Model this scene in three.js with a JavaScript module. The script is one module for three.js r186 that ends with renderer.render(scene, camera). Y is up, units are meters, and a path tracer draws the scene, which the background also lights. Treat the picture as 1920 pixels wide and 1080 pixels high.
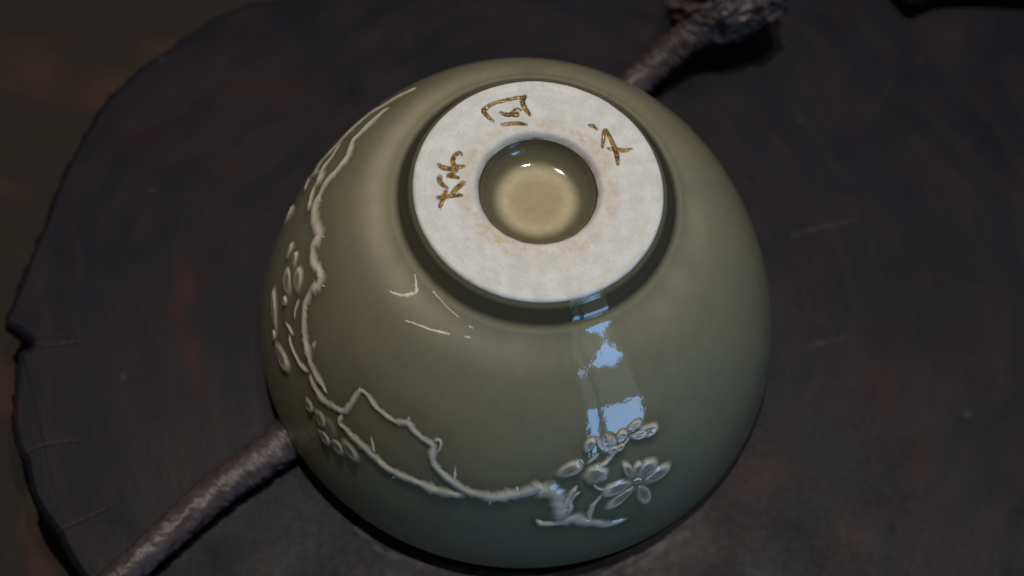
import * as THREE from 'three';
import { mergeGeometries, mergeVertices } from 'three/addons/utils/BufferGeometryUtils.js';
import { ImprovedNoise } from 'three/addons/math/ImprovedNoise.js';
import { RectAreaLightUniformsLib } from 'three/addons/lights/RectAreaLightUniformsLib.js';

// ---------- camera, air, lamps, exposure ----------
const scene = new THREE.Scene();
const camera = new THREE.PerspectiveCamera(18, 1024 / 576, 0.02, 20);
camera.position.set(-0.00101507, 0.31951259, 0.16611713);
camera.lookAt(-0.00101507, 0, -0.00977154);
camera.focus = 0.318;
camera.userData.fStop = 11;
scene.add(camera);

const renderer = new THREE.WebGLRenderer({ antialias: true });
renderer.setSize(1024, 576);
renderer.toneMapping = THREE.LinearToneMapping;
renderer.toneMappingExposure = 1;
renderer.shadowMap.enabled = true;
RectAreaLightUniformsLib.init();
scene.background = new THREE.Color().setRGB(0.076, 0.071, 0.062);      // dim even light of the room

function tag(o, label, category, group, kind) {
  o.userData.label = label; if (category) o.userData.category = category;
  if (group) o.userData.group = group;
  if (kind) o.userData.kind = kind;
  return o;
}
function mesh(name, geometry, material, parent) {
  const m = new THREE.Mesh(geometry, material);
  m.name = name; m.castShadow = true; m.receiveShadow = true;
  parent.add(m);
  return m;
}
function rand(seed) { let a = seed >>> 0; return () => { a = (a + 0x6d2b79f5) >>> 0; let t = Math.imul(a ^ (a >>> 15), 1 | a); t = (t + Math.imul(t ^ (t >>> 7), 61 | t)) ^ t; return ((t ^ (t >>> 14)) >>> 0) / 4294967296; }; }
const perlin = new ImprovedNoise();
const noise = (x, y, z = 0) => perlin.noise(x + 31.7, y + 17.3, z + 7.1);
function fbm(x, y, z, n = 4) { let s = 0, a = 0.5; for (let i = 0; i < n; i++) { s += a * noise(x, y, z + i * 9.7); x *= 2.03; y *= 2.03; z *= 2.03; a *= 0.5; } return s; }
const clamp = (v, a = 0, b = 1) => Math.min(b, Math.max(a, v));
const smooth = (a, b, v) => { const t = clamp((v - a) / (b - a)); return t * t * (3 - 2 * t); };
const mix = (a, b, t) => a.map((v, i) => v + (b[i] - v) * t);
const toByte = (v) => { v = clamp(v); return Math.round(255 * (v <= 0.0031308 ? 12.92 * v : 1.055 * Math.pow(v, 1 / 2.4) - 0.055)); };
function makeTexture(w, h, f, srgb) {                                   // f(u, v) -> linear rgb, or grey for data maps
  const d = new Uint8Array(w * h * 4);
  for (let j = 0; j < h; j++) for (let i = 0; i < w; i++) {
    const c = f((i + 0.5) / w, (j + 0.5) / h, i, j), k = 4 * (j * w + i);
    if (srgb) { d[k] = toByte(c[0]); d[k + 1] = toByte(c[1]); d[k + 2] = toByte(c[2]); }
    else d[k] = d[k + 1] = d[k + 2] = Math.round(255 * clamp(c));
    d[k + 3] = 255;
  }
  const t = new THREE.DataTexture(d, w, h, THREE.RGBAFormat);
  t.magFilter = THREE.LinearFilter; t.minFilter = THREE.LinearFilter;
  t.wrapS = t.wrapT = THREE.RepeatWrapping;
  if (srgb) t.colorSpace = THREE.SRGBColorSpace;
  t.needsUpdate = true;
  return t;
}

// ---------- ceiling lamps (seen as glints in the glaze) ----------
const ceilingLamps = [[-0.02, 1.9, -0.40, 6.4, 'left ceiling spotlight seen as the brighter glint in the glazed hollow'], [0.38, 1.9, -0.33, 2.3, 'right ceiling spotlight seen as the fainter glint in the glazed hollow']];
for (const [x, y, z, cd, label] of ceilingLamps) {
  const g = new THREE.Group(); g.name = x < 0 ? 'ceiling_lamp' : 'ceiling_lamp_001'; g.position.set(x, y, z);
  g.lookAt(0, 0, 0); scene.add(g);                                      // +z of the lamp looks at the table
  tag(g, label, 'lamp', 'ceiling spotlights over the table');
  const can = new THREE.LatheGeometry([[0.0, -0.09], [0.045, -0.09], [0.05, -0.085], [0.05, 0.0], [0.046, 0.0], [0.042, -0.03], [0.0, -0.032]].map((p) => new THREE.Vector2(...p)), 40).rotateX(Math.PI / 2);
  mesh('housing', can, new THREE.MeshStandardMaterial({ color: 0x222222, roughness: 0.5 }), g);
  const face = mesh('lamp_face', new THREE.CircleGeometry(0.034, 32).translate(0, 0, -0.024), new THREE.MeshStandardMaterial({ color: 0x111111, emissive: new THREE.Color(1, 0.9, 0.76), emissiveIntensity: 30 }), g);
  face.castShadow = false;
  const s = new THREE.SpotLight(new THREE.Color(1, 0.95, 0.88), cd, 0, 0.5, 0.6, 2);
  s.position.set(x, y, z).multiplyScalar(1 - 0.01); s.target.position.set(0, 0, 0);
  s.castShadow = true; s.shadow.radius = 1.6; s.shadow.mapSize.set(2048, 2048);
  scene.add(s, s.target);
}

// ---------- tall window behind the viewer (seen only as the blue reflection on the glaze) ----------
{
  const w = new THREE.Group(); w.name = 'window'; w.position.set(1.28, -0.8, 1.6); scene.add(w);
  tag(w, 'tall window with blue sky mirrored on the lower right of the green bowl', 'window');
  const bar = (x0, y0, x1, y1) => new THREE.BoxGeometry(x1 - x0, y1 - y0, 0.05).translate((x0 + x1) / 2 - 1.28, (y0 + y1) / 2 + 0.8, 0);
  const frameM = new THREE.MeshStandardMaterial({ color: 0x2a2723, roughness: 0.7 });
  mesh('window_frame', mergeGeometries([bar(0.70, -0.8, 0.76, 1.5), bar(1.81, -0.8, 1.87, 1.5), bar(0.76, -0.8, 1.81, -0.74), bar(0.76, 1.44, 1.81, 1.5)]), frameM, w);
  mesh('mullion', bar(0.93, -0.74, 0.985, 1.44), frameM, w);
  const poly = (pts, dz = 0) => new THREE.ShapeGeometry(new THREE.Shape(pts.map(([x, y]) => new THREE.Vector2(x - 1.28, y + 0.8)))).rotateY(0).translate(0, 0, 0.03 + dz);
  const glow = (r, g, b) => new THREE.MeshStandardMaterial({ color: 0x05070a, roughness: 0.4, emissive: new THREE.Color().setRGB(r, g, b), emissiveIntensity: 1, side: THREE.DoubleSide });
  const r = rand(5), sky = [];
  for (const [x, y] of [[0.985, 0.70], [1.1, 0.68], [1.2, 0.60], [1.27, 0.66], [1.36, 0.52], [1.45, 0.50], [1.52, 0.60], [1.6, 0.56], [1.68, 0.66], [1.78, 0.68], [1.72, 0.86], [1.62, 1.06], [1.55, 1.28], [1.44, 1.16], [1.3, 1.02], [1.16, 0.86]]) sky.push([x + (r() - 0.5) * 0.02, y + (r() - 0.5) * 0.02]);
  mesh('window_light', poly(sky), glow(2.6, 5.6, 10.5), w);
  mesh('window_light', poly([[0.985, -0.07], [1.81, -0.30], [1.81, -0.74], [0.985, -0.74]]), glow(2.7, 4.7, 8.0), w);
  mesh('window_light', poly([[0.775, -0.03], [0.93, -0.05], [0.93, -0.66], [0.775, -0.68]]), glow(2.4, 4.8, 8.8), w);
  mesh('window_light', poly([[0.80, 0.52], [0.89, 0.60], [0.86, 0.70], [0.80, 0.66]]), glow(2.2, 3.6, 5.4), w);
  mesh('window_pane', poly([[0.76, -0.74], [1.81, -0.74], [1.81, 1.44], [0.76, 1.44]], 0.004), glow(0.40, 0.47, 0.46), w);
  for (const [x, y, sx, sy, i] of [[1.36, -0.48, 0.7, 0.34, 0.12], [1.42, 0.76, 0.5, 0.28, 0.15]]) {
    const a = new THREE.RectAreaLight(new THREE.Color().setRGB(0.4, 0.66, 1), i, sx, sy);
    a.position.set(x, y, 1.59); a.lookAt(x, y, 0); scene.add(a);
  }
}

// ---------- the bowl's form: profile from the rim (s = 0) up to the foot, in metres ----------
const TILT = 4.814726 * Math.PI / 180, LOW = 39.356 * Math.PI / 180, FOOT = 0.05426, BODY = 0.0546026;
function hermite(p0, t0, p1, t1, k) {
  const o = [];
  for (let i = 1; i < k; i++) { const t = i / (k - 1), h = 2 * t ** 3 - 3 * t * t + 1; o.push([0, 1].map((q) => h * p0[q] + (t ** 3 - 2 * t * t + t) * t0[q] + (1 - h) * p1[q] + (t ** 3 - t * t) * t1[q])); }
  return o;
}
const profile = [];
for (let i = 0; i < 400; i++) { const t = i / 399, q = 0.05 * Math.pow(1 - Math.pow(t, 1.35991), 1 / 3.00603); if (q > 0.0285) profile.push([q, t * BODY]); }
{
  const a = profile[profile.length - 1], b = profile[profile.length - 2], l = Math.hypot(a[0] - b[0], a[1] - b[1]), t = [(a[0] - b[0]) / l, (a[1] - b[1]) / l];
  profile.push(...hermite(a, [t[0] * 0.0040, t[1] * 0.0040], [0.0252, 0.0497], [-0.0028, 0.00288], 24), ...hermite([0.0252, 0.0497], [-0.00112, 0.001056], [0.0237, 0.0507], [-0.00072, 0.00144], 24), ...hermite([0.0237, 0.0507], [-0.00117, 0.00234], [0.0221, 0.0530], [-0.0012, 0.002064], 14));
  profile.push([0.0216, FOOT - 0.0009], [0.0213, FOOT - 0.00045]);
}
const arc = [0];
for (let i = 1; i < profile.length; i++) arc.push(arc[i - 1] + Math.hypot(profile[i][0] - profile[i - 1][0], profile[i][1] - profile[i - 1][1]));
const LENGTH = arc[arc.length - 1];
function along(s) {                                                     // arc length (m) -> radius, height, tangent
  s = clamp(s, 0, LENGTH - 1e-7); let a = 0, b = arc.length - 1;
  while (b - a > 1) { const m = (a + b) >> 1; if (arc[m] <= s) a = m; else b = m; }
  const t = (s - arc[a]) / (arc[b] - arc[a]), p = profile[a], q = profile[b], l = arc[b] - arc[a];
  return [p[0] + (q[0] - p[0]) * t, p[1] + (q[1] - p[1]) * t, (q[0] - p[0]) / l, (q[1] - p[1]) / l];
}
function onBowl(theta, s, h) {                                          // point h metres above the glaze
  const [r, y] = along(s), a = along(s - 0.0006), b = along(s + 0.0006); let nr = b[1] - a[1], ny = a[0] - b[0]; const l = Math.hypot(nr, ny) || 1; nr /= l; ny /= l;
  const q = r + nr * h; return [q * Math.cos(theta), y + ny * h, q * Math.sin(theta)];
}
function gridGeometry(nu, nv, f, closed) {                              // f(i, j) -> [x, y, z, u, v, r, g, b]
  const pos = [], uv = [], col = [], idx = [];
  for (let i = 0; i <= nu; i++) for (let j = 0; j <= nv; j++) { const p = f(i, j); pos.push(p[0], p[1], p[2]); uv.push(p[3] ?? i / nu, p[4] ?? j / nv); col.push(p[5] ?? 1, p[6] ?? 1, p[7] ?? 1); }
  for (let i = 0; i < nu; i++) for (let j = 0; j < nv; j++) { const a = i * (nv + 1) + j, b = a + nv + 1; idx.push(a, a + 1, b, b, a + 1, b + 1); }
  const g = new THREE.BufferGeometry();
  g.setAttribute('position', new THREE.Float32BufferAttribute(pos, 3)); g.setAttribute('uv', new THREE.Float32BufferAttribute(uv, 2)); g.setAttribute('color', new THREE.Float32BufferAttribute(col, 3));
  g.setIndex(idx);
  g.computeVertexNormals();
  if (closed) {                                                         // same normals on both sides of the seam
    const n = g.attributes.normal;
    for (let j = 0; j <= nv; j++) { const a = j, b = nu * (nv + 1) + j; const x = n.getX(a) + n.getX(b), y = n.getY(a) + n.getY(b), z = n.getZ(a) + n.getZ(b), l = Math.hypot(x, y, z) || 1; n.setXYZ(a, x / l, y / l, z / l); n.setXYZ(b, x / l, y / l, z / l); }
  }
  return g;
}

// traced lines of the raised plum branch: angle (degrees), arc length from the rim (mm), half width (mm)
const branchLines = [
  [221.8, 43.92, 0.63, 219.4, 42.92, 0.94, 215.4, 42.45, 1.26, 211.6, 41.66, 1.26, 208.5, 40.46, 0.94, 204.6, 41.72, 0.94, 201.3, 42.29, 1.05, 197.2, 40.09, 1.16, 194.7, 37.68, 1.05, 192.1, 36.9, 1.16, 189.6, 36.16, 1.57, 186.6, 36.16, 1.47, 183.4, 36.95, 1.57, 178, 38.94, 1.42, 176, 36.84, 1.26, 172, 36.53, 1.27, 167.7, 38.05, 1.17, 164.8, 37.16, 1.19, 165, 34.12, 1.05, 163.5, 31.08, 1, 161.1, 29.45, 1.12, 158.7, 27.93, 1.22, 155.5, 26.68, 1.1, 152.1, 25.42, 0.99, 148.6, 25, 0.95, 145.5, 25, 0.81, 143.4, 24.53, 0.36],
  [150.4, 23.74, 0.6, 148.6, 22.64, 0.8, 145.6, 22.33, 0.86, 143, 22.54, 0.89, 140.7, 23.58, 0.92, 137.4, 25.1, 0.71, 136.6, 28.04, 0.62, 136, 32.18, 0.51, 133.6, 32.86, 0.69, 130.6, 32.07, 0.69, 126.7, 31.97, 0.73, 123.9, 32.18, 0.73, 121.3, 33.38, 0.89, 119.1, 32.44, 0.76, 116.1, 31.81, 0.77, 113.8, 31.39, 0.82, 113.2, 29.35, 0.77, 112.2, 27.3, 0.84, 109.4, 25.68, 0.89, 106.4, 24.37, 0.9, 103.2, 23.27, 1.07, 99.6, 23.01, 1.29, 96.9, 23.06, 1.42, 93.6, 24.21, 1.36, 90.9, 24.84, 1.39, 88, 26.1, 1.48, 86.4, 27.3, 1.66],
  [137.5, 24.47, 0.56, 137.2, 21.8, 0.5, 135.3, 21.8, 0.74, 132.2, 21.54, 1.1, 129.1, 21.49, 1.08, 125.8, 21.07, 0.98, 122.7, 20.49, 0.97, 119.2, 20.6, 0.94, 114.9, 21.02, 0.99, 111.2, 20.96, 1.34, 107.5, 21.38, 1.18, 103.5, 21.96, 0.87],
  [88, 25.99, 1.51, 85.5, 25.31, 2.01, 83.2, 23.74, 1.76, 82.4, 21.33, 1.32, 81.9, 18.81, 1.6, 81.3, 16.88, 1.44],
];
const rootLines = [
  [87.4, 17.61, 0.28, 86, 16.25, 0.65, 83.1, 15.98, 1, 81, 16.46, 1.66, 79, 16.72, 1.45, 76.2, 15.15, 1.1, 73.8, 13.84, 1.03, 71.1, 12.37, 1.03, 68.6, 11.95, 0.76, 66.3, 11.95, 0.4],
];
const twigLines = [
  [232.4, 44.39, 0.53, 229.6, 42.87, 0.63, 227.2, 41.35, 0.73, 223, 39.15, 0.63, 220.9, 35.95, 0.73, 216.9, 33.96, 0.63, 212.4, 31.92, 0.63, 209.1, 29.45, 0.63, 207.2, 26.26, 0.73, 201.6, 27.88, 0.63],
  [211.2, 33.28, 0.42, 205.2, 33.8, 0.73, 201.9, 32.23, 1.05, 198, 33.86, 1.26, 196.3, 32.44, 0.84, 192.8, 32.76, 0.94, 188.8, 33.12, 0.84],
  [202.5, 30.45, 0.63, 203.2, 24.32, 0.73, 198.9, 25.47, 0.53],
  [162.3, 22.06, 0.63, 159.6, 21.33, 0.63, 156.4, 21.59, 0.53, 153.9, 21.91, 0.73, 150.4, 23.58, 0.61],
  [165.9, 21.49, 0.32, 162.7, 23.01, 0.53, 160.5, 23.43, 0.42],
  [166.5, 29.51, 0.53, 165.1, 27.15, 0.53, 163.5, 25.58, 0.42],
  [81.4, 19.02, 0.7, 80.7, 21.8, 0.72, 79.9, 23.58, 0.69, 78.3, 25.99, 0.38],
  [80.5, 17.61, 0.69, 79.8, 19.65, 0.52, 79.8, 21.54, 0.48, 78.9, 23.27, 0.47, 77.6, 24, 0.29],
  [75.4, 14.73, 0.73, 75.3, 17.03, 0.72, 74.6, 19.29, 0.59, 73, 21.28, 0.44, 71.4, 23.37, 0.36],
  [74.6, 24.95, 0.31, 72.3, 23.27, 0.51, 69.8, 23.43, 0.39],
  [76, 30.61, 0.38, 74.4, 31.6, 0.46, 72.7, 32.76, 0.38],
  [73.8, 29.14, 0.41, 71.2, 30.03, 0.62, 69.3, 31.55, 0.59, 66.9, 32.55, 0.47, 63.9, 34.22, 0.33],
];
const thornLines = [
  [153.6, 28.04, 0.71, 153.7, 29.03, 0.55, 153.9, 30.45, 0.22],
  [164.1, 37.52, 0.36, 162.6, 38.73, 0.15],
  [177.6, 39.41, 0.38, 176.1, 40.83, 0.19],
  [167.8, 38.26, 0.37, 166.6, 39.52, 0.19],
  [126.6, 21.85, 0.63, 127.2, 23.22, 0.34, 128.7, 25.31, 0.29],
  [131.4, 21.7, 0.62, 131.7, 22.9, 0.28],
  [121.3, 33.54, 0.41, 121.5, 34.9, 0.2],
  [114.2, 31.97, 0.37, 112.6, 33.12, 0.49, 111.9, 32.39, 0.36, 111.9, 30.87, 0.28, 112.6, 29.61, 0.25],
  [106.8, 24.63, 0.42, 106.8, 25.94, 0.34, 107.2, 28.77, 0.15],
  [92.2, 24.89, 0.47, 92.2, 26.57, 0.19],
  [98.2, 22.59, 0.59, 97.8, 20.7, 0.24],
  [135.9, 31.97, 0.53, 136.5, 33.07, 0.19],
  [110.8, 21.07, 0.43, 111.3, 19.18, 0.19],
  [119.8, 20.18, 0.39, 120.8, 18.29, 0.2],
];
const flowerPetals = {
  bud_pair: [[65.1, 35.64, 60.9, 36.42, 0.85], [61.9, 34.22, 57.1, 32.65, 1.42], [64.5, 34.01, 59.7, 33.07, 1]],
  cluster: [[76.2, 33.49, 74.1, 36.48, 0.95], [73.5, 36.58, 71.5, 33.07, 0.55], [70.9, 36.48, 68.8, 33.86, 0.66], [70.4, 31.86, 68.4, 32.97, 0.87], [68.4, 31.76, 66.6, 33.17, 0.73], [67.8, 33.65, 65.8, 35.95, 0.98]],
  bud_left: [[83.1, 29.14, 77.6, 31.13, 1.55]],
  bud_round: [[75.8, 26.52, 72.3, 28.67, 2.23]],
  big: [[63.3, 22.8, 59.2, 25.52, 2.04], [62.4, 21.02, 55.2, 21.54, 1.71], [64.9, 23.37, 66.8, 28.51, 0.84], [65.1, 22.48, 72.4, 22.43, 1.68], [64.8, 21.33, 71.4, 17.61, 1.44], [63.4, 20.81, 61.6, 14.46, 1.28], [63.9, 23.58, 63.3, 27.1, 0.97], [64.5, 21.91, 63.3, 22.8, 1]],
  left_top: [[193.5, 17.77, 197.1, 20.44, 1]],
  left_mid: [[180, 24.84, 182.5, 28.04, 0.9], [175.6, 28.82, 178.8, 30.29, 0.9], [168.4, 29.19, 173.4, 31.34, 1.7], [170.2, 25.63, 177, 25.37, 2], [169.6, 22.12, 170.2, 24.21, 0.9]],
  left_low: [[166.4, 16.3, 177, 17.4, 1.3], [164.7, 14.26, 156.4, 16.77, 1.8], [165.9, 13.36, 167.2, 15.57, 0.9]],
  left_base: [[147.9, 17.82, 145, 16.82, 1.1], [144, 18.13, 140.4, 17.56, 1.5], [141.4, 14.88, 137.4, 14.67, 1.3], [137.2, 16.14, 133.5, 15.57, 1.37], [134.7, 18.76, 129.8, 16.88, 1.46]],
};
const characters = [
  [
    [-7.61, -12.56, 0.16, -8.72, -13.55, 0.37, -9.46, -14.67, 0.48, -8.74, -15.61, 0.43, -7.41, -16.44, 0.37, -5.63, -17.03, 0.37, -3.85, -17.55, 0.37, -2.29, -17.77, 0.37],
    [-2.29, -18.09, 0.43, -2.73, -16.77, 0.48, -2.18, -15.36, 0.43, -1.4, -14.18, 0.27],
    [-6.62, -14.53, 0.27, -5.62, -14.11, 0.43, -4.73, -14.22, 0.43, -3.96, -15.29, 0.32],
    [-5.07, -14.29, 0.37, -3.74, -14.09, 0.43, -3.85, -14.78, 0.27],
    [-3.74, -15.38, 0.27, -2.96, -15.07, 0.16],
    [-6.32, -12.08, 0.32, -5.17, -12.28, 0.37, -3.62, -12.44, 0.37, -2.03, -12.25, 0.27],
  ],
  [
    [-13.04, -5.74, 0.16, -13.48, -6.3, 0.32, -14.24, -5.7, 0.43, -14.66, -4.55, 0.43, -14.32, -3.69, 0.43],
    [-17.11, -3.83, 0.32, -16.27, -3.24, 0.48, -15.18, -3.03, 0.48, -13.88, -3.45, 0.48, -12.62, -3.63, 0.32],
    [-13.76, -2.83, 0.21, -14.51, -2.31, 0.32, -15.26, -1.66, 0.43, -14.5, -1.56, 0.43, -13.52, -1.3, 0.27],
    [-16.78, -1.47, 0.48, -16.76, -0.61, 0.48, -16.1, 0.24, 0.37, -15.33, 0.7, 0.16],
    [-12.71, -0.51, 0.43, -13.5, 0.26, 0.48, -14.24, 1.15, 0.43, -14.77, 1.79, 0.32],
    [-17.13, 2.61, 0.43, -15.74, 2.39, 0.43, -14.23, 2.02, 0.43, -12.93, 1.97, 0.27],
    [-15.65, 1.08, 0.32, -16.16, 2.7, 0.43, -16.67, 4.31, 0.32],
  ],
  [
    [8.78, -12.56, 0.27, 9.42, -12.46, 0.37, 10.13, -11.78, 0.16],
    [10.95, -8.18, 0.21, 11.14, -9.58, 0.32, 11.34, -11.25, 0.37, 11.58, -11.84, 0.32],
    [11.58, -11.9, 0.32, 12.16, -10.65, 0.37, 12.79, -9.14, 0.43, 13.26, -7.63, 0.48, 13.5, -6.25, 0.43, 13.58, -4.8, 0.21],
    [11.94, -8.03, 0.27, 13.21, -7.95, 0.43, 14.54, -7.81, 0.43, 16.15, -8.19, 0.16],
  ],
];
const glintScuffLines = [  // traced lamp glints, put in as pale colour, and scuffs on the bowl
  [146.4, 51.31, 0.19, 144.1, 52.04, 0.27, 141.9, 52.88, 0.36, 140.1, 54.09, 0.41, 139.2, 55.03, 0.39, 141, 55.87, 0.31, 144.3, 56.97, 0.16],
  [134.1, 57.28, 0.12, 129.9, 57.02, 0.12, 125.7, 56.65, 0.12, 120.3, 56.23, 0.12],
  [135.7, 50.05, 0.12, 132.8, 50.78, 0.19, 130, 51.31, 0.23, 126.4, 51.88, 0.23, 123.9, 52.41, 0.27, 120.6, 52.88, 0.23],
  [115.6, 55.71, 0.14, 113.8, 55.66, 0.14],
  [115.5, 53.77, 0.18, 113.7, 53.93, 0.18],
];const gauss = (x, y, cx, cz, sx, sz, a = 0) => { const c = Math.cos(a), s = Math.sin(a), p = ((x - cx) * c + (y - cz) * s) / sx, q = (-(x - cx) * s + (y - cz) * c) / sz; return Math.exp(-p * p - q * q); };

// ---------- the table ----------
const tableMap = makeTexture(1024, 1024, (u, v) => {
  const x = u * 14, y = v * 14;
  const fig = fbm(x * 0.9 + 2.2 * noise(x * 0.5, y * 0.5, 3), y * 0.9, 1.5, 4), patch = smooth(0.10, 0.30, fig), vein = Math.pow(1 - Math.abs(noise(x * 0.7 + fig * 2, y * 0.8, 8)), 8);
  let c = mix([0.0105, 0.0080, 0.0066], [0.036, 0.015, 0.0085], patch * 0.9);
  c = mix(c, [0.021, 0.017, 0.010], vein * 0.55);
  for (const [cx, cz, sx, sz, t] of [[330, 188, 9, 6, -0.5], [312, 184, 8, 7, 0.4], [310, 213, 7, 3, 0.5], [316, 262, 4, 7, 0], [345, 178, 10, 4, 0.2], [360, 172, 10, 5, 0]]) c = mix(c, [0.046, 0.019, 0.0115], 0.75 * gauss(u * 420, v * 420, cx, cz, sx, sz, t) * clamp(0.8 + 1.2 * fbm(x * 1.6, y * 1.6, 2, 3)));
  return c.map((q) => q * 0.72 * (1 + 0.5 * fbm(x * 6, y * 6, 5, 3)));
}, true);
{
  const g = new THREE.BoxGeometry(1.3, 0.03, 0.76); const p = g.attributes.position, uv = g.attributes.uv;
  for (let i = 0; i < p.count; i++) uv.setXY(i, p.getX(i) / 0.42, p.getZ(i) / 0.42);
  const t = mesh('table_top', g.translate(0, -0.028, -0.255), new THREE.MeshPhysicalMaterial({ map: tableMap, roughness: 0.7, specularIntensity: 0.4 }), scene);
  tag(t, 'dark brown wooden table with blurred reddish figure beneath the tray', null, null, 'structure');
}

// ---------- the tray: a dark live-edge slab ----------
const trayEdge = [[118, -92], [96, -98], [74.5, -97], [51, -94], [3.7, -89.4], [-31.6, -86.4], [-57.3, -82], [-66.9, -77.6], [-73.9, -71.2], [-81.1, -64.5], [-85.2, -59.5], [-88.3, -55.1], [-91, -48.3], [-93.5, -41.6], [-95.5, -34.4], [-96.8, -27.3], [-98.6, -19.7], [-99.9, -13.5], [-101.2, -7.3], [-102.5, -2.5], [-101.3, -1.1], [-99.0, 0.2], [-96.4, 2.8], [-98.7, 4.2], [-98.6, 8.1], [-98.4, 13.9], [-97.7, 20.7], [-96, 25.7], [-94.6, 27.6], [-93.8, 30.1], [-92.2, 35], [-89.4, 39.3], [-86, 43.2], [-84.7, 45.7], [-80.7, 51.4], [-75.2, 56], [-66, 66], [-50, 76], [-20, 85], [20, 88], [60, 86], [100, 78], [125, 60], [138, 30], [142, -5], [138, -45], [128, -70]];
const TRAY_SPAN = 0.26;
function toSegments(x, y, pts) { let d = 1e9; for (let i = 0; i + 1 < pts.length; i++) { const [ax, ay] = pts[i], [bx, by] = pts[i + 1], t = clamp(((x - ax) * (bx - ax) + (y - ay) * (by - ay)) / ((bx - ax) ** 2 + (by - ay) ** 2)); d = Math.min(d, Math.hypot(x - ax - (bx - ax) * t, y - ay - (by - ay) * t)); } return d; }
const trayCracks = [[[-97, 2.8], [-92, 3.2], [-86, 2.4]], [[-95, 26.5], [-90, 24.4], [-84, 23.6]], [[-87, 42.5], [-82, 40.2], [-77, 37.5]], [[-23.8, -86], [-23.0, -76], [-23.6, -70]], [[14, -86], [14.2, -77], [13.6, -66]], [[81, -62], [73, -48]]];
const trayScratches = [[[-29.9, 41.5], [-24.8, 46.2], [-16.8, 48.8], [-6.9, 50.3], [6, 51]], [[15.7, 50.7], [23.7, 46.2], [31.8, 42.5]], [[17, 51], [22, 49], [27, 45.5]], [[58, 3], [66, 1.2]], [[56, -22], [62, -24], [70, -26]]];
const trayRed = [[-66.5, -9, 3, 9, 0.12, 0.9], [-64, 5, 2.2, 7, -0.3, 0.7], [-60, 16, 3, 8, -0.5, 0.35], [-51, -58, 11, 5, 0.1, 0.5], [-77, -45, 8, 5, 0.3, 0.35], [-60, -40, 7, 4, 0, 0.35], [59, -15, 4, 6, 0.2, 0.5], [70, 12, 5, 9, 0.3, 0.45], [45, 30, 6, 9, 0.5, 0.5], [76, 30, 3, 10, 0.2, 0.5], [62, 45, 4, 8, 0.4, 0.45], [88, 5, 6, 8, 0.1, 0.3], [52, -30, 6, 5, 0, 0.3]];
const traySpecks = [[-75.5, -33, 0.5], [-77, 10, 0.6], [87, 18, 0.7], [-76.5, -66, 0.5], [42, -2, 0.35], [-30, -72, 0.4], [60, -50, 0.4]];
const trayMap = makeTexture(1400, 1400, (u, v) => {
  const x = (u - 0.5) * TRAY_SPAN * 1000 + 20, y = (v - 0.5) * TRAY_SPAN * 1000;
  const wob = 9 * noise(x / 38, y / 38, 2) + 2.5 * noise(x / 11, y / 11, 4), ring = Math.hypot(x - 4, y + 6) + wob, a = Math.atan2(y + 6, x - 4);
  const streak = fbm(ring / 5.5, Math.cos(a) * 2.2, Math.sin(a) * 2.2, 4), fine = fbm(ring / 1.1, Math.cos(a) * 8, Math.sin(a) * 8, 3), broad = fbm(x / 30, y / 30, 9, 4), grit = fbm(x * 1.3, y * 1.3, 3, 2);
  let c = mix([0.0036, 0.0034, 0.0052], [0.0066, 0.0053, 0.0066], smooth(-0.3, 0.35, streak + 0.5 * broad));
  c = mix(c, [0.0026, 0.0031, 0.0044], smooth(0.0, 0.35, fbm(x / 22 + 5, y / 22, 12, 3)) * 0.8);
  let red = 0.22 * smooth(0.14, 0.4, fbm(x / 9 + 40, y / 15, 4, 4));
  for (const [cx, cz, sx, sz, t, k] of trayRed) red += k * gauss(x, y, cx, cz, sx, sz, t) * (0.65 + 0.9 * fbm(x / 3, y / 5, 7, 3));
  c = mix(c, [0.021, 0.0060, 0.0056], clamp(red) * 0.75);
  let k = 1 + 0.20 * fine + 0.25 * grit;
  for (const q of trayCracks) { const d = toSegments(x, y, q) + 0.25 * noise(x, y, 1); if (d < 1.6) c = mix(c, [0.014, 0.0115, 0.010], 0.14 * Math.exp(-((d / 0.5) ** 2))); }
  for (const q of trayScratches) { const d = toSegments(x, y, q) + 0.5 * noise(x / 3, y / 3, 1); if (d < 2) c = mix(c, [0.032, 0.028, 0.029], (q[0][1] > 30 ? 0.7 : 0.25) * Math.exp(-((d / 0.5) ** 2)) * clamp(0.7 + 1.2 * noise(x / 2, y / 2, 5))); }
  for (const [sx, sz, r] of traySpecks) c = mix(c, [0.022, 0.021, 0.021], 0.6 * Math.exp(-(((x - sx) ** 2 + (y - sz) ** 2) / (r * r))));
  return c.map((q) => q * 1.9 * clamp(k, 0.4, 1.9));
}, true);
const trayRough = makeTexture(700, 700, (u, v) => { const x = u * 260, y = v * 260; return clamp(0.44 + 0.20 * fbm(x / 14, y / 14, 1, 4) + 0.12 * fbm(x / 1.5, y / 1.5, 2, 3)); });
const trayBump = makeTexture(1400, 1400, (u, v) => {
  const x = (u - 0.5) * TRAY_SPAN * 1000 + 20, y = (v - 0.5) * TRAY_SPAN * 1000, ring = Math.hypot(x - 4, y + 6) + 9 * noise(x / 38, y / 38, 2), a = Math.atan2(y + 6, x - 4);
  let h = 0.6 + 0.25 * fbm(ring / 2, Math.cos(a) * 6, Math.sin(a) * 6, 3) + 0.3 * fbm(x / 12, y / 12, 4, 2) + 0.12 * fbm(x * 1.1, y * 1.1, 5, 2);
  for (const q of trayCracks.slice(0, 3)) { const d = toSegments(x, y, q) + 0.25 * noise(x, y, 1); if (d < 1) h -= 0.7 * Math.exp(-((d / 0.3) ** 2)); }
  return h;
});
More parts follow.
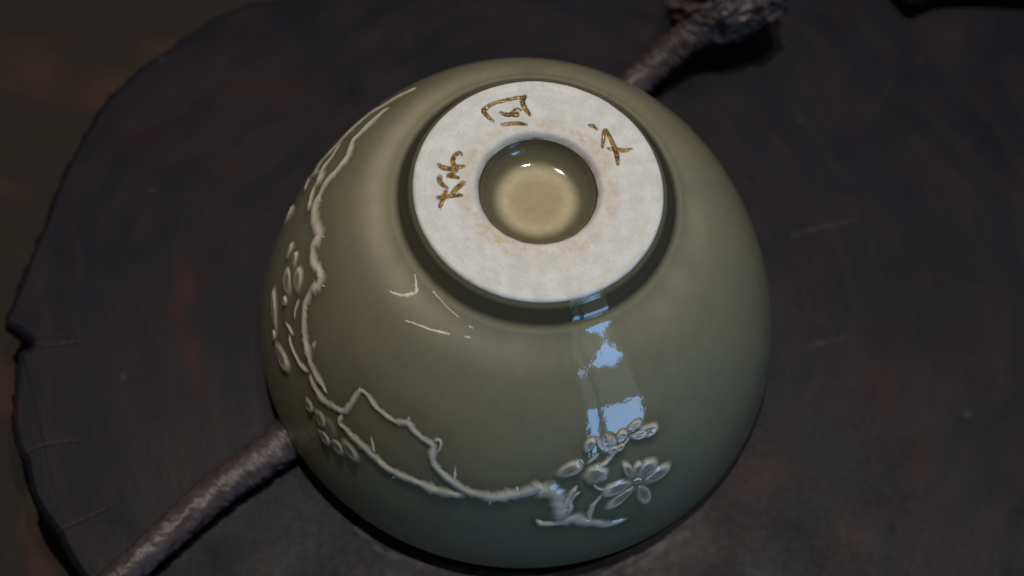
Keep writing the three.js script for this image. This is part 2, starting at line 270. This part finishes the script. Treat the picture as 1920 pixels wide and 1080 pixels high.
{
  const t = new THREE.Group(); t.name = 'wooden_tray'; scene.add(t);
  tag(t, 'dark live-edge wooden slab tray under the upturned green bowl', 'tray');
  const curve = new THREE.CatmullRomCurve3(trayEdge.map(([x, z]) => new THREE.Vector3(x / 1000, 0, z / 1000)), true, 'catmullrom', 0.35);
  const outline = curve.getPoints(460).slice(0, -1).map((p) => new THREE.Vector2(p.x * (1 - 0.0010 * (1 + noise(p.x * 90, p.z * 90, 2))), -p.z));
  const n = outline.length, inset = (k) => outline.map((p, i) => { const a = outline[(i + n - 2) % n], b = outline[(i + 2) % n], dx = b.x - a.x, dy = b.y - a.y, l = Math.hypot(dx, dy) || 1; return new THREE.Vector2(p.x + (dy / l) * k, p.y - (dx / l) * k); });
  const area = THREE.ShapeUtils.area(outline) > 0 ? -1 : 1;
  const rings = [[0.0016, 0], [0.0007, -0.0003], [0.0001, -0.0012], [0, -0.004], [0.0012, -0.0085], [0.003, -0.013]].map(([k, y]) => inset(k * area).map((p) => [p.x, y, -p.y]));
  const side = gridGeometry(n, rings.length - 1, (i, j) => { const p = rings[j][i % n]; const q = j > 1 ? 0.0007 * noise(p[0] * 400, p[2] * 400, j * 2) : 0; return [p[0] + q, p[1], p[2] + q, (p[0] - 0.02) / TRAY_SPAN + 0.5, p[2] / TRAY_SPAN + 0.5]; }, true);
  const face = new THREE.ShapeGeometry(new THREE.Shape(rings[0].map((p) => new THREE.Vector2(p[0], -p[2])))).rotateX(-Math.PI / 2);
  const p = face.attributes.position, uv = face.attributes.uv;
  for (let i = 0; i < p.count; i++) uv.setXY(i, (p.getX(i) - 0.02) / TRAY_SPAN + 0.5, p.getZ(i) / TRAY_SPAN + 0.5);
  const m = new THREE.MeshPhysicalMaterial({ map: trayMap, specularIntensity: 0.16, roughnessMap: trayRough, roughness: 1, bumpMap: trayBump, bumpScale: 0.00009, side: THREE.DoubleSide });
  mesh('tray_face', face, m, t);
  mesh('bark_edge', side, m, t);
}

// ---------- a flat black slab of unknown kind cut off by the corner of the picture ----------
{
  const pts = [[79, -100], [81.5, -86], [83.7, -80.8], [85.6, -78.2], [88.2, -79.2], [92.6, -80.9], [102, -81.2], [114, -80.9], [122, -86], [120, -100]].map(([x, z]) => new THREE.Vector2(x / 1000, -z / 1000));
  const c = new THREE.SplineCurve([...pts, pts[0]]).getPoints(90);
  const g = new THREE.ExtrudeGeometry(new THREE.Shape(c), { depth: 0.003, bevelEnabled: true, bevelSize: 0.0008, bevelThickness: 0.0008, bevelSegments: 3, curveSegments: 4 }).rotateX(-Math.PI / 2).translate(0, 0.0009, 0);
  tag(mesh('black_slab', g, new THREE.MeshPhysicalMaterial({ color: new THREE.Color().setRGB(0.0012, 0.0012, 0.0014), roughness: 0.8, specularIntensity: 0.15 }), scene), 'flat black slab of unknown kind with wavy edge cut off in the top right corner', 'black_slab');
}

// ---------- the stick that runs under the bowl ----------
{
  const st = new THREE.Group(); st.name = 'gnarled_stick'; st.position.set(-0.0117, 0, -0.0168); scene.add(st);
  tag(st, 'thin dark brown ridged stick with a gnarled knob, running under the bowl', 'stick');
  const path = [[-92, 75, 3.1, 3.0, 2.9], [-79.2, 59.1, 3.0, 3.0, 2.9], [-71.3, 50.9, 2.9, 3.1, 2.9], [-56.9, 35.7, 2.8, 3.6, 2.8], [-44.3, 24.9, 2.7, 3.9, 2.7], [-28, 5, 2.6, 3.7, 2.6], [-11.7, -16.8, 2.6, 3.5, 2.6], [8, -39, 2.8, 3.2, 2.5], [25.7, -57.5, 4.4, 3.3, 3.0], [34, -64.6, 7.0, 3.4, 3.3], [40.7, -68.8, 9.6, 4.0, 3.8], [46, -72.5, 11.5, 4.6, 4.5]];
  const curve = new THREE.CatmullRomCurve3(path.map(([x, z, y]) => new THREE.Vector3(x, y, z)));
  const NU = 620, NV = 44, k = (path.length - 1);
  const lerp = (f, c) => { const i = Math.min(k - 1, Math.floor(f * k)), t = f * k - i; return path[i][c] + (path[i + 1][c] - path[i][c]) * smooth(0, 1, t); };
  const g = gridGeometry(NU, NV, (i, j) => {
    const f = i / NU, a = 2 * Math.PI * j / NV, c = curve.getPoint(f), t = curve.getTangent(f), b = new THREE.Vector3(-t.z, 0, t.x).normalize(), up = new THREE.Vector3().crossVectors(b, t).normalize();
    if (up.y < 0) up.negate();
    const s = f * 235, ca = Math.cos(a), sa = Math.sin(a);
    const wrap = s * 0.62 + 0.5 * Math.sin(a) + 1.1 * noise(s * 0.2, ca, sa);
    const ridge = Math.pow(0.5 + 0.5 * Math.sin(wrap * 2 * Math.PI / 1.45), 1.5);
    const h = 1 + 0.085 * ridge * (0.6 + 1.6 * noise(s * 0.4, ca * 1.5, sa * 1.5)) * (0.75 + 0.8 * smooth(0.6, 0.8, f)) + 0.11 * noise(s * 0.35, ca * 1.6, sa * 1.6) + 0.05 * noise(s * 1.3, ca * 4, sa * 4);
    const p = c.clone().addScaledVector(b, lerp(f, 3) * h * ca).addScaledVector(up, lerp(f, 4) * h * sa);
    p.y = Math.max(p.y, 0.05);
    return [p.x / 1000 + 0.0117, p.y / 1000, p.z / 1000 + 0.0168, f * 30, j / NV];
  });
  const bark = new THREE.MeshPhysicalMaterial({ color: new THREE.Color().setRGB(0.033, 0.0215, 0.0225), roughness: 0.47, specularIntensity: 1, ior: 1.55, bumpMap: makeTexture(512, 256, (u, v) => 0.5 + 0.5 * fbm(u * 60, v * 10, 3, 4)), bumpScale: 0.00012 });
  mesh('shaft', g, bark, st);
  const C = new THREE.Vector3(44.5, 11.2, -74.5), N = 130;
  const kg = gridGeometry(2 * N, N, (i, j) => {
    const a = Math.PI * i / N, e = Math.PI * (j / N - 0.5), d = [Math.cos(e) * Math.cos(a), Math.sin(e), Math.cos(e) * Math.sin(a)];
    const w = 1.6 * noise(d[0] * 1.6, d[1] * 1.6, d[2] * 1.6), r1 = 1 - Math.abs(noise(d[0] * 2.5 + w, d[1] * 2.5 + 0.8 * w, d[2] * 3.4 + 4)) * 2, r2 = 1 - Math.abs(noise(d[0] * 6 + w, d[1] * 7.5 + 3, d[2] * 7.5)) * 2;
    const h = 0.84 + 0.17 * Math.max(0, r1) + 0.04 * Math.max(-0.2, r2) + 0.24 * noise(d[0] * 1.7, d[1] * 1.7, d[2] * 1.7);
    return [(C.x + 12.0 * h * d[0]) / 1000 + 0.0117, Math.max(0.0004, (C.y + 9.0 * h * d[1]) / 1000), (C.z + 9.6 * h * d[2]) / 1000 + 0.0168, i / N * 4, j / N * 2];
  }, true);
  mesh('knob', kg, bark, st);
}

// ---------- the bowl ----------
const bowl = new THREE.Group(); bowl.name = 'celadon_bowl';
bowl.position.set(0, 0.05 * Math.sin(TILT), 0);
bowl.quaternion.setFromAxisAngle(new THREE.Vector3(Math.sin(LOW), 0, -Math.cos(LOW)), TILT);
scene.add(bowl);
tag(bowl, 'upside-down olive green celadon bowl with raised plum branch and pale unglazed foot', 'bowl');

const OLIVE = [0.186, 0.174, 0.108], POOL = [0.066, 0.049, 0.024], CREAM = [0.70, 0.64, 0.52], GREEN = [0.168, 0.164, 0.116];
const D2R = Math.PI / 180;
function expand(row) {                                                  // a traced row -> dense [theta, s, half width] in radians and metres
  const pts = []; for (let i = 0; i < row.length; i += 3) pts.push(new THREE.Vector3(row[i] * D2R * 0.04, row[i + 1] / 1000, row[i + 2] / 1000));
  const c = new THREE.CatmullRomCurve3(pts, false, 'catmullrom', 0.5), n = Math.max(8, Math.ceil(c.getLength() / 0.00028));
  return Array.from({ length: n + 1 }, (_, i) => { const p = c.getPoint(i / n); return [p.x / 0.04, p.y, Math.max(0.00008, p.z)]; });
}
const relief = { branch: branchLines.map(expand), root: rootLines.map(expand), twig: twigLines.map(expand), thorn: thornLines.map(expand) };

// pooled glaze round the relief, splatted into a field over the bowl's surface
const FW = 2048, FH = 512, field = new Float32Array(FW * FH);
function splat(theta, s, r, amount) {
  const R = along(s)[0], u = (((theta / (2 * Math.PI)) % 1) + 1) % 1 * FW, v = s / LENGTH * FH, du = r / (2 * Math.PI * R) * FW, dv = r / LENGTH * FH;
  for (let j = Math.max(0, Math.floor(v - 2.5 * dv)); j <= Math.min(FH - 1, v + 2.5 * dv); j++) for (let i = Math.floor(u - 2.5 * du); i <= u + 2.5 * du; i++) {
    const q = amount * Math.exp(-(((i - u) / du) ** 2) - ((j - v) / dv) ** 2), at = j * FW + ((i % FW) + FW) % FW;
    if (q > field[at]) field[at] = q;
  }
}
for (const [kind, lines] of Object.entries(relief)) for (const l of lines) l.forEach(([t, s, w], i) => { if (i % 3 === 0) { splat(t, s - 0.0006, 0.0011 + 1.5 * w, kind === 'thorn' ? 0.25 : 0.62); if (kind !== 'thorn') splat(t, s + 0.0005, 0.0048, 0.30); } });
for (const petals of Object.values(flowerPetals)) for (const [t0, s0, t1, s1, w] of petals) splat((t0 + t1) / 2 * D2R, (s0 + s1) / 2000 - 0.0005, 0.0022 + w / 1000, 0.5);
const glazeAt = (theta, s) => {
  const u = (((theta / (2 * Math.PI)) % 1) + 1) % 1, v = clamp(s / LENGTH), x = Math.cos(theta) * 3, z = Math.sin(theta) * 3;
  const p = field[Math.min(FH - 1, Math.floor(v * FH)) * FW + Math.floor(u * FW) % FW];
  const m = fbm(x * 1.1, s * 70, z * 1.1, 4), m2 = fbm(x * 7, s * 420, z * 7, 3);
  let c = mix(OLIVE, GREEN, clamp(0.35 - 1.6 * m));
  c = mix(c, GREEN, 0.6 * (1 - smooth(0.002, 0.016, s)));
  c = mix(c, POOL, clamp(p * (0.8 + 0.6 * m)));
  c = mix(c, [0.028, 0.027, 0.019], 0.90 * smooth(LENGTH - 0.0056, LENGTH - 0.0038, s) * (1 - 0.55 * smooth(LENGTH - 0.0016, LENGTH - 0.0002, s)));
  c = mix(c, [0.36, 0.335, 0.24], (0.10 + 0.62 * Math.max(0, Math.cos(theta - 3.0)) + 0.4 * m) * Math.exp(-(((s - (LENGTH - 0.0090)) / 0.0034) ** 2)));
  return c.map((q) => q * (1 + 0.09 * m2));
};
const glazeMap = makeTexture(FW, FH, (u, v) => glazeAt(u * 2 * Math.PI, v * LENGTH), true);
const glazeBump = makeTexture(2048, 1024, (u, v) => { const t = u * 2 * Math.PI, x = Math.cos(t) * 45, z = Math.sin(t) * 45, y = v * LENGTH * 1000; return 0.5 + 0.12 * fbm(x * 0.10, y * 0.10, z * 0.10, 3) + 0.09 * noise(x * 0.75, y * 0.75, z * 0.75) + 0.06 * noise(x * 1.9, y * 1.9, z * 1.9); });
const glaze = new THREE.MeshPhysicalMaterial({ map: glazeMap, roughness: 0.055, ior: 1.52, bumpMap: glazeBump, bumpScale: 0.00006 });
const reliefGlaze = new THREE.MeshPhysicalMaterial({ vertexColors: true, roughness: 0.14, ior: 1.5 });
{
  const out = [], NV = 230;
  for (let j = 0; j <= NV; j++) out.push(LENGTH * j / NV);
  const g = gridGeometry(480, NV, (i, j) => { const t = 2 * Math.PI * i / 480, p = onBowl(t, out[j], 0); if (j === NV) { const [r, y] = profile[profile.length - 1]; return [r * Math.cos(t), y, r * Math.sin(t), i / 480, 1]; } return [...p, i / 480, out[j] / LENGTH]; }, true);
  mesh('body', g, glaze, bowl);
  // lip and inside wall
  const inner = [[0.05, 0], [0.0497, -0.0006], [0.0490, -0.0009], [0.0482, -0.0005], [0.0478, 0.0006]];
  for (let i = 1; i <= 40; i++) { const t = i / 40, q = 0.0476 * Math.pow(1 - Math.pow(t, 1.4), 1 / 3); inner.push([Math.max(q, 0), t * 0.0455 + 0.001]); }
  const li = gridGeometry(200, inner.length - 1, (i, j) => { const t = 2 * Math.PI * i / 200; return [inner[j][0] * Math.cos(t), inner[j][1], inner[j][0] * Math.sin(t), i / 200, 0.02]; }, true);
  mesh('lip', li, new THREE.MeshPhysicalMaterial({ color: new THREE.Color().setRGB(0.16, 0.155, 0.10), roughness: 0.1, side: THREE.DoubleSide }), bowl);
}
// raised lines
function ridge(line, high) {
  const K = 10, skirt = 1.55, n = line.length - 1;
  return gridGeometry(n, K, (i, j) => {
    const [t, s, w0] = line[i], a = line[Math.max(0, i - 1)], b = line[Math.min(n, i + 1)], R = along(s)[0];
    let dt = (b[0] - a[0]) * R, ds = b[1] - a[1]; const l = Math.hypot(dt, ds) || 1; dt /= l; ds /= l;
    const ends = Math.min(smooth(0, 0.0012, i * 0.00028), smooth(0, 0.0012, (n - i) * 0.00028)), k = (j / K * 2 - 1) * skirt;
    const lump = noise(t * 17, s * 420, 3), edge = 0.75 * noise(t * 40 + (j > K / 2 ? 9 : 0), s * 1000, j > K / 2 ? 5 : 2) + 0.5 * Math.max(0, noise(t * 70 + (j > K / 2 ? 4 : 0), s * 1700, j > K / 2 ? 1 : 7)), w = w0 * (1.08 + 0.26 * lump + edge * Math.abs(j / K * 2 - 1)), off = k * w;
    const t2 = t - ds * off / R, s2 = s + dt * off, body = Math.exp(-Math.pow(Math.abs(k) / 0.80, 2.8));
    const h = (0.00010 + Math.min(0.00042, 0.30 * high * w)) * (body * (1 + 0.25 * lump)) * (0.25 + 0.75 * ends) - 0.00004 * (1 - body);
    const c = mix(glazeAt(t2, s2), CREAM, clamp(body * 1.05 - 0.06) * (0.78 + 0.35 * noise(t * 14, s * 350, 9)) * (0.3 + 0.7 * ends));
    return [...onBowl(t2, s2, h), j / K, i / n, ...c];
  });
}
for (const l of relief.branch) mesh('branch', ridge(l, 0.62), reliefGlaze, bowl);
for (const l of relief.root) mesh('root', ridge(l, 0.55), reliefGlaze, bowl);
for (const l of relief.twig) mesh('twig', ridge(l, 0.7), reliefGlaze, bowl);
for (const l of relief.thorn) mesh('thorn', ridge(l, 0.7), reliefGlaze, bowl);
// petals
function petal([t0, s0, t1, s1, w], seed, tone, high = 1) {
  const R = along((s0 + s1) / 2000)[0], ct = (t0 + t1) / 2 * D2R, cs = (s0 + s1) / 2000;
  let dt = (t1 - t0) * D2R * R, ds = (s1 - s0) / 1000; const len = Math.hypot(dt, ds) / 2 + w / 1000 * 0.35; const l = Math.hypot(dt, ds); dt /= l; ds /= l;
  const NA = 40, NR = 14, hw = w / 1000 * 1.14;
  return gridGeometry(NA, NR, (i, j) => {
    const a = 2 * Math.PI * i / NA, q = 1.22 * j / NR, e = 1 + 0.10 * noise(Math.cos(a) * 1.5 + seed, Math.sin(a) * 1.5, seed * 3.1);
    const x = Math.cos(a) * len * q * e, y = Math.sin(a) * hw * q * e * (1 + 0.20 * Math.cos(a));
    const t = ct + (dt * x - ds * y) / R, s = cs + ds * x + dt * y;
    const rim = Math.exp(-(((q - 0.70 - 0.1 * noise(Math.cos(a) * 2, Math.sin(a) * 2, seed)) / 0.30) ** 2)) * (0.62 + 0.38 * Math.cos(a)), fall = 1 - smooth(0.55, 1.20, q);
    const h = 0.00048 * high * fall * (0.7 + 0.35 * rim + 0.12 * Math.exp(-((y / hw / 0.25) ** 2)) * (1 - q)) - 0.00004 * (1 - fall);
    const c = mix(glazeAt(t, s), mix([0.27, 0.25, 0.185], CREAM, clamp(rim * 1.1)), smooth(0, 0.8, fall) * tone * (0.70 + 0.2 * noise(x * 900, y * 900, seed)));
    return [...onBowl(t, s, h), i / NA, j / NR, ...c];
  }, true);
}
let seed = 1;
for (const [kind, petals] of Object.entries(flowerPetals)) {
  const f = new THREE.Group(); f.name = kind.startsWith('bud') ? 'bud' : 'blossom'; bowl.add(f);
  if (petals.length > 3) {                                              // the low pad of slip that joins the petals into one blossom
    const m = petals.reduce((q, p) => [q[0] + (p[0] + p[2]) / 2, q[1] + (p[1] + p[3]) / 2], [0, 0]).map((q) => q / petals.length);
    const far = Math.max(...petals.map((p) => Math.hypot(((p[0] + p[2]) / 2 - m[0]) * D2R * 45, (p[1] + p[3]) / 2 - m[1])));
    mesh('blossom_base', petal([m[0] - 2, m[1] - 0.3, m[0] + 2, m[1] + 0.3, far * 0.55], seed + 50, kind.startsWith('left') ? 0.1 : 0.3, 0.5), reliefGlaze, f);
  }
  for (const p of petals) mesh('petal', petal(p, seed++, kind === 'left_base' ? 0.35 : 0.9), reliefGlaze, f);
}
// thin pale marks on the glaze: lamp glints painted in as colour, plus scuffs
const glintScuffM = new THREE.MeshPhysicalMaterial({ color: new THREE.Color().setRGB(0.78, 0.72, 0.58), roughness: 0.6 });
for (const row of glintScuffLines) {
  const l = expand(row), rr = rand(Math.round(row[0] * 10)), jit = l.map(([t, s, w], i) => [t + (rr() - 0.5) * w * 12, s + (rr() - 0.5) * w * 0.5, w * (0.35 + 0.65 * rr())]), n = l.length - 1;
  mesh('painted_glint_scuff', gridGeometry(n, 4, (i, j) => {
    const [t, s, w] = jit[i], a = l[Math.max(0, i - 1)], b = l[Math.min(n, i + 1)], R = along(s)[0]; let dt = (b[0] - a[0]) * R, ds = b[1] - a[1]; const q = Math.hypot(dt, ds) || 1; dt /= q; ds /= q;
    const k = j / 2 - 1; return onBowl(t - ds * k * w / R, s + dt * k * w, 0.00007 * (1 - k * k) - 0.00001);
  }), glintScuffM, bowl);
}

// unglazed foot ring
const clayMap = makeTexture(1024, 1024, (u, v) => {
  const x = (u - 0.5) * 46, y = (v - 0.5) * 46, r = Math.hypot(x, y), a = Math.atan2(y, x);
  const m = fbm(x * 0.35, y * 0.35, 2, 4), f = fbm(x * 2.2, y * 2.2, 5, 3), sp = noise(x * 3.1, y * 3.1, 9);
  let c = mix([0.50, 0.497, 0.482], [0.585, 0.582, 0.575], smooth(-0.3, 0.3, m));
  const gold = Math.exp(-(((r - 12.4) / 1.5) ** 2)) * clamp(0.42 + 0.9 * noise(Math.cos(a) * 1.6, Math.sin(a) * 1.6, 4) + 0.7 * gauss(Math.cos(a), Math.sin(a), -0.55, 0.85, 0.6, 0.6) + 0.6 * gauss(Math.cos(a), Math.sin(a), 0.8, -0.5, 0.6, 0.6));
  c = mix(c, [0.50, 0.365, 0.19], clamp(gold * (0.42 + 1.9 * f + 0.9 * noise(x * 0.9, y * 0.9, 12))));
  c = mix(c, [0.55, 0.47, 0.33], 0.35 * smooth(0.1, 0.4, fbm(x * 0.5 + 9, y * 0.5, 7, 3)));
  if (sp > 0.56) c = mix(c, [0.24, 0.22, 0.19], smooth(0.56, 0.7, sp));
  return c.map((q) => q * (1 + 0.15 * f) * (1 + 0.05 * noise(r * 2.6, 0, 3)));
}, true);
const clayBump = makeTexture(1024, 1024, (u, v) => { const x = (u - 0.5) * 46, y = (v - 0.5) * 46, r = Math.hypot(x, y); return 0.5 + 0.3 * fbm(x * 1.6, y * 1.6, 1, 4) + (0.2 + 0.7 * Math.exp(-(((r - 12.6) / 1.8) ** 2))) * 0.5 * noise(x * 4, y * 4, 3) + 0.06 * noise(r * 3, 0, 2); });
const clay = new THREE.MeshPhysicalMaterial({ map: clayMap, roughness: 0.62, bumpMap: clayBump, bumpScale: 0.00012 });
{
  const cut = [];                                                       // the incised lines, in millimetres
  for (const strokes of characters) for (const row of strokes) {
    const pts = []; for (let i = 0; i < row.length; i += 3) pts.push(new THREE.Vector3(row[i], row[i + 1], row[i + 2]));
    const c = new THREE.CatmullRomCurve3(pts, false, 'catmullrom', 0.5); for (let i = 1; i < 40; i++) cut.push(c.getPoint(i / 40));
  }
  const groove = (x, z) => { let d = 0; for (const p of cut) { const q = ((x - p.x) ** 2 + (z - p.y) ** 2) / (p.z * p.z); if (q < 0.8) d = Math.max(d, 1 - q / 0.8); } return 0.00055 * Math.sqrt(d); };
  const ring = [[0.02135, FOOT - 0.0006], [0.0212, FOOT - 0.00025], [0.0209, FOOT - 0.00006], [0.0205, FOOT]];
  for (let i = 1; i <= 80; i++) ring.push([0.0205 - 0.0090 * i / 80, FOOT]);
  ring.push([0.0111, FOOT - 0.00008], [0.0108, FOOT - 0.00028], [0.0105, FOOT - 0.0007], [0.0102, FOOT - 0.0013]);
  const g = gridGeometry(720, ring.length - 1, (i, j) => { const t = 2 * Math.PI * i / 720, [r, y0] = ring[j], q = r + 0.00007 * noise(Math.cos(t) * 5, Math.sin(t) * 5, j < 5 ? 1 : 6), y = y0 - groove(q * Math.cos(t) * 1000, q * Math.sin(t) * 1000); return [q * Math.cos(t), y, q * Math.sin(t), 0.5 + q * Math.cos(t) / 0.046, 0.5 + q * Math.sin(t) / 0.046]; }, true);
  mesh('foot_ring', g, clay, bowl);
  const well = [[0.01035, FOOT - 0.0010], [0.01015, FOOT - 0.0017], [0.0098, FOOT - 0.0026], [0.0092, FOOT - 0.0034], [0.0084, FOOT - 0.0040], [0.0075, FOOT - 0.00435], [0.0064, FOOT - 0.00452], [0.0048, FOOT - 0.0046], [0.0025, FOOT - 0.0046], [0, FOOT - 0.0046]];
  const wc = new THREE.SplineCurve(well.map((p) => new THREE.Vector2(...p))), NW = 60;
  const wg = gridGeometry(160, NW, (i, j) => {
    const t = 2 * Math.PI * i / 160, p = wc.getPoint(j / NW), r = Math.max(0, p.x), x = r * Math.cos(t), z = r * Math.sin(t);
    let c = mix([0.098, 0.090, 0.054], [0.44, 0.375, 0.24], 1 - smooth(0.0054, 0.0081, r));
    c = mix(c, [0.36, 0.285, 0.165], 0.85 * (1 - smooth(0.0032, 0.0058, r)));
    return [x, p.y, z, i / 160, j / NW, ...c.map((q) => q * (1 + 0.2 * fbm(x * 700, z * 700, 3, 3)))];
  }, true);
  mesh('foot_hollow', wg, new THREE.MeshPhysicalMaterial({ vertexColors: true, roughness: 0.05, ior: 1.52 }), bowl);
}
// the three brushed characters: amber glaze standing slightly proud of the clay
const amber = new THREE.MeshPhysicalMaterial({ vertexColors: true, roughness: 0.14, ior: 2.2, metalness: 0.35 });
for (const strokes of characters) {
  const parts = strokes.map((row, q) => {
    const pts = []; for (let i = 0; i < row.length; i += 3) pts.push(new THREE.Vector3(row[i], row[i + 1], row[i + 2]));
    const c = new THREE.CatmullRomCurve3(pts, false, 'catmullrom', 0.5), n = 110, K = 12;
    return gridGeometry(n, K, (i, j) => {
      const p = c.getPoint(i / n), t = c.getTangent(i / n), l = Math.hypot(t.x, t.y) || 1, k = j / K * 2 - 1, lump = noise(p.x * 2.2, p.y * 2.2, q), ends = Math.sqrt(Math.min(1, Math.min(i, n - i) / 11 + 0.05)), w = p.z * (0.82 + 0.40 * lump) * ends;
      const h = 0.02 - 0.26 * Math.min(1.2, p.z / 0.4) * (1 - k * k) * (1 + 0.7 * lump + 0.6 * noise(p.x * 4, p.y * 4, 3)) + 0.05 * noise(p.x * 5 - t.y / l * k * 2, p.y * 5 + t.x / l * k * 2, 6);
      const col = mix([0.46, 0.275, 0.060], [0.17, 0.11, 0.028], clamp(0.5 + 1.5 * noise(p.x * 1.5, p.y * 1.5, 8) - 0.4 * k * k));
      return [(p.x - t.y / l * k * w) / 1000, FOOT + h / 1000, (p.y + t.x / l * k * w) / 1000, j / K, i / n, ...col];
    });
  });
  mesh('inscribed_character', mergeGeometries(parts), amber, bowl);
}

renderer.render(scene, camera);
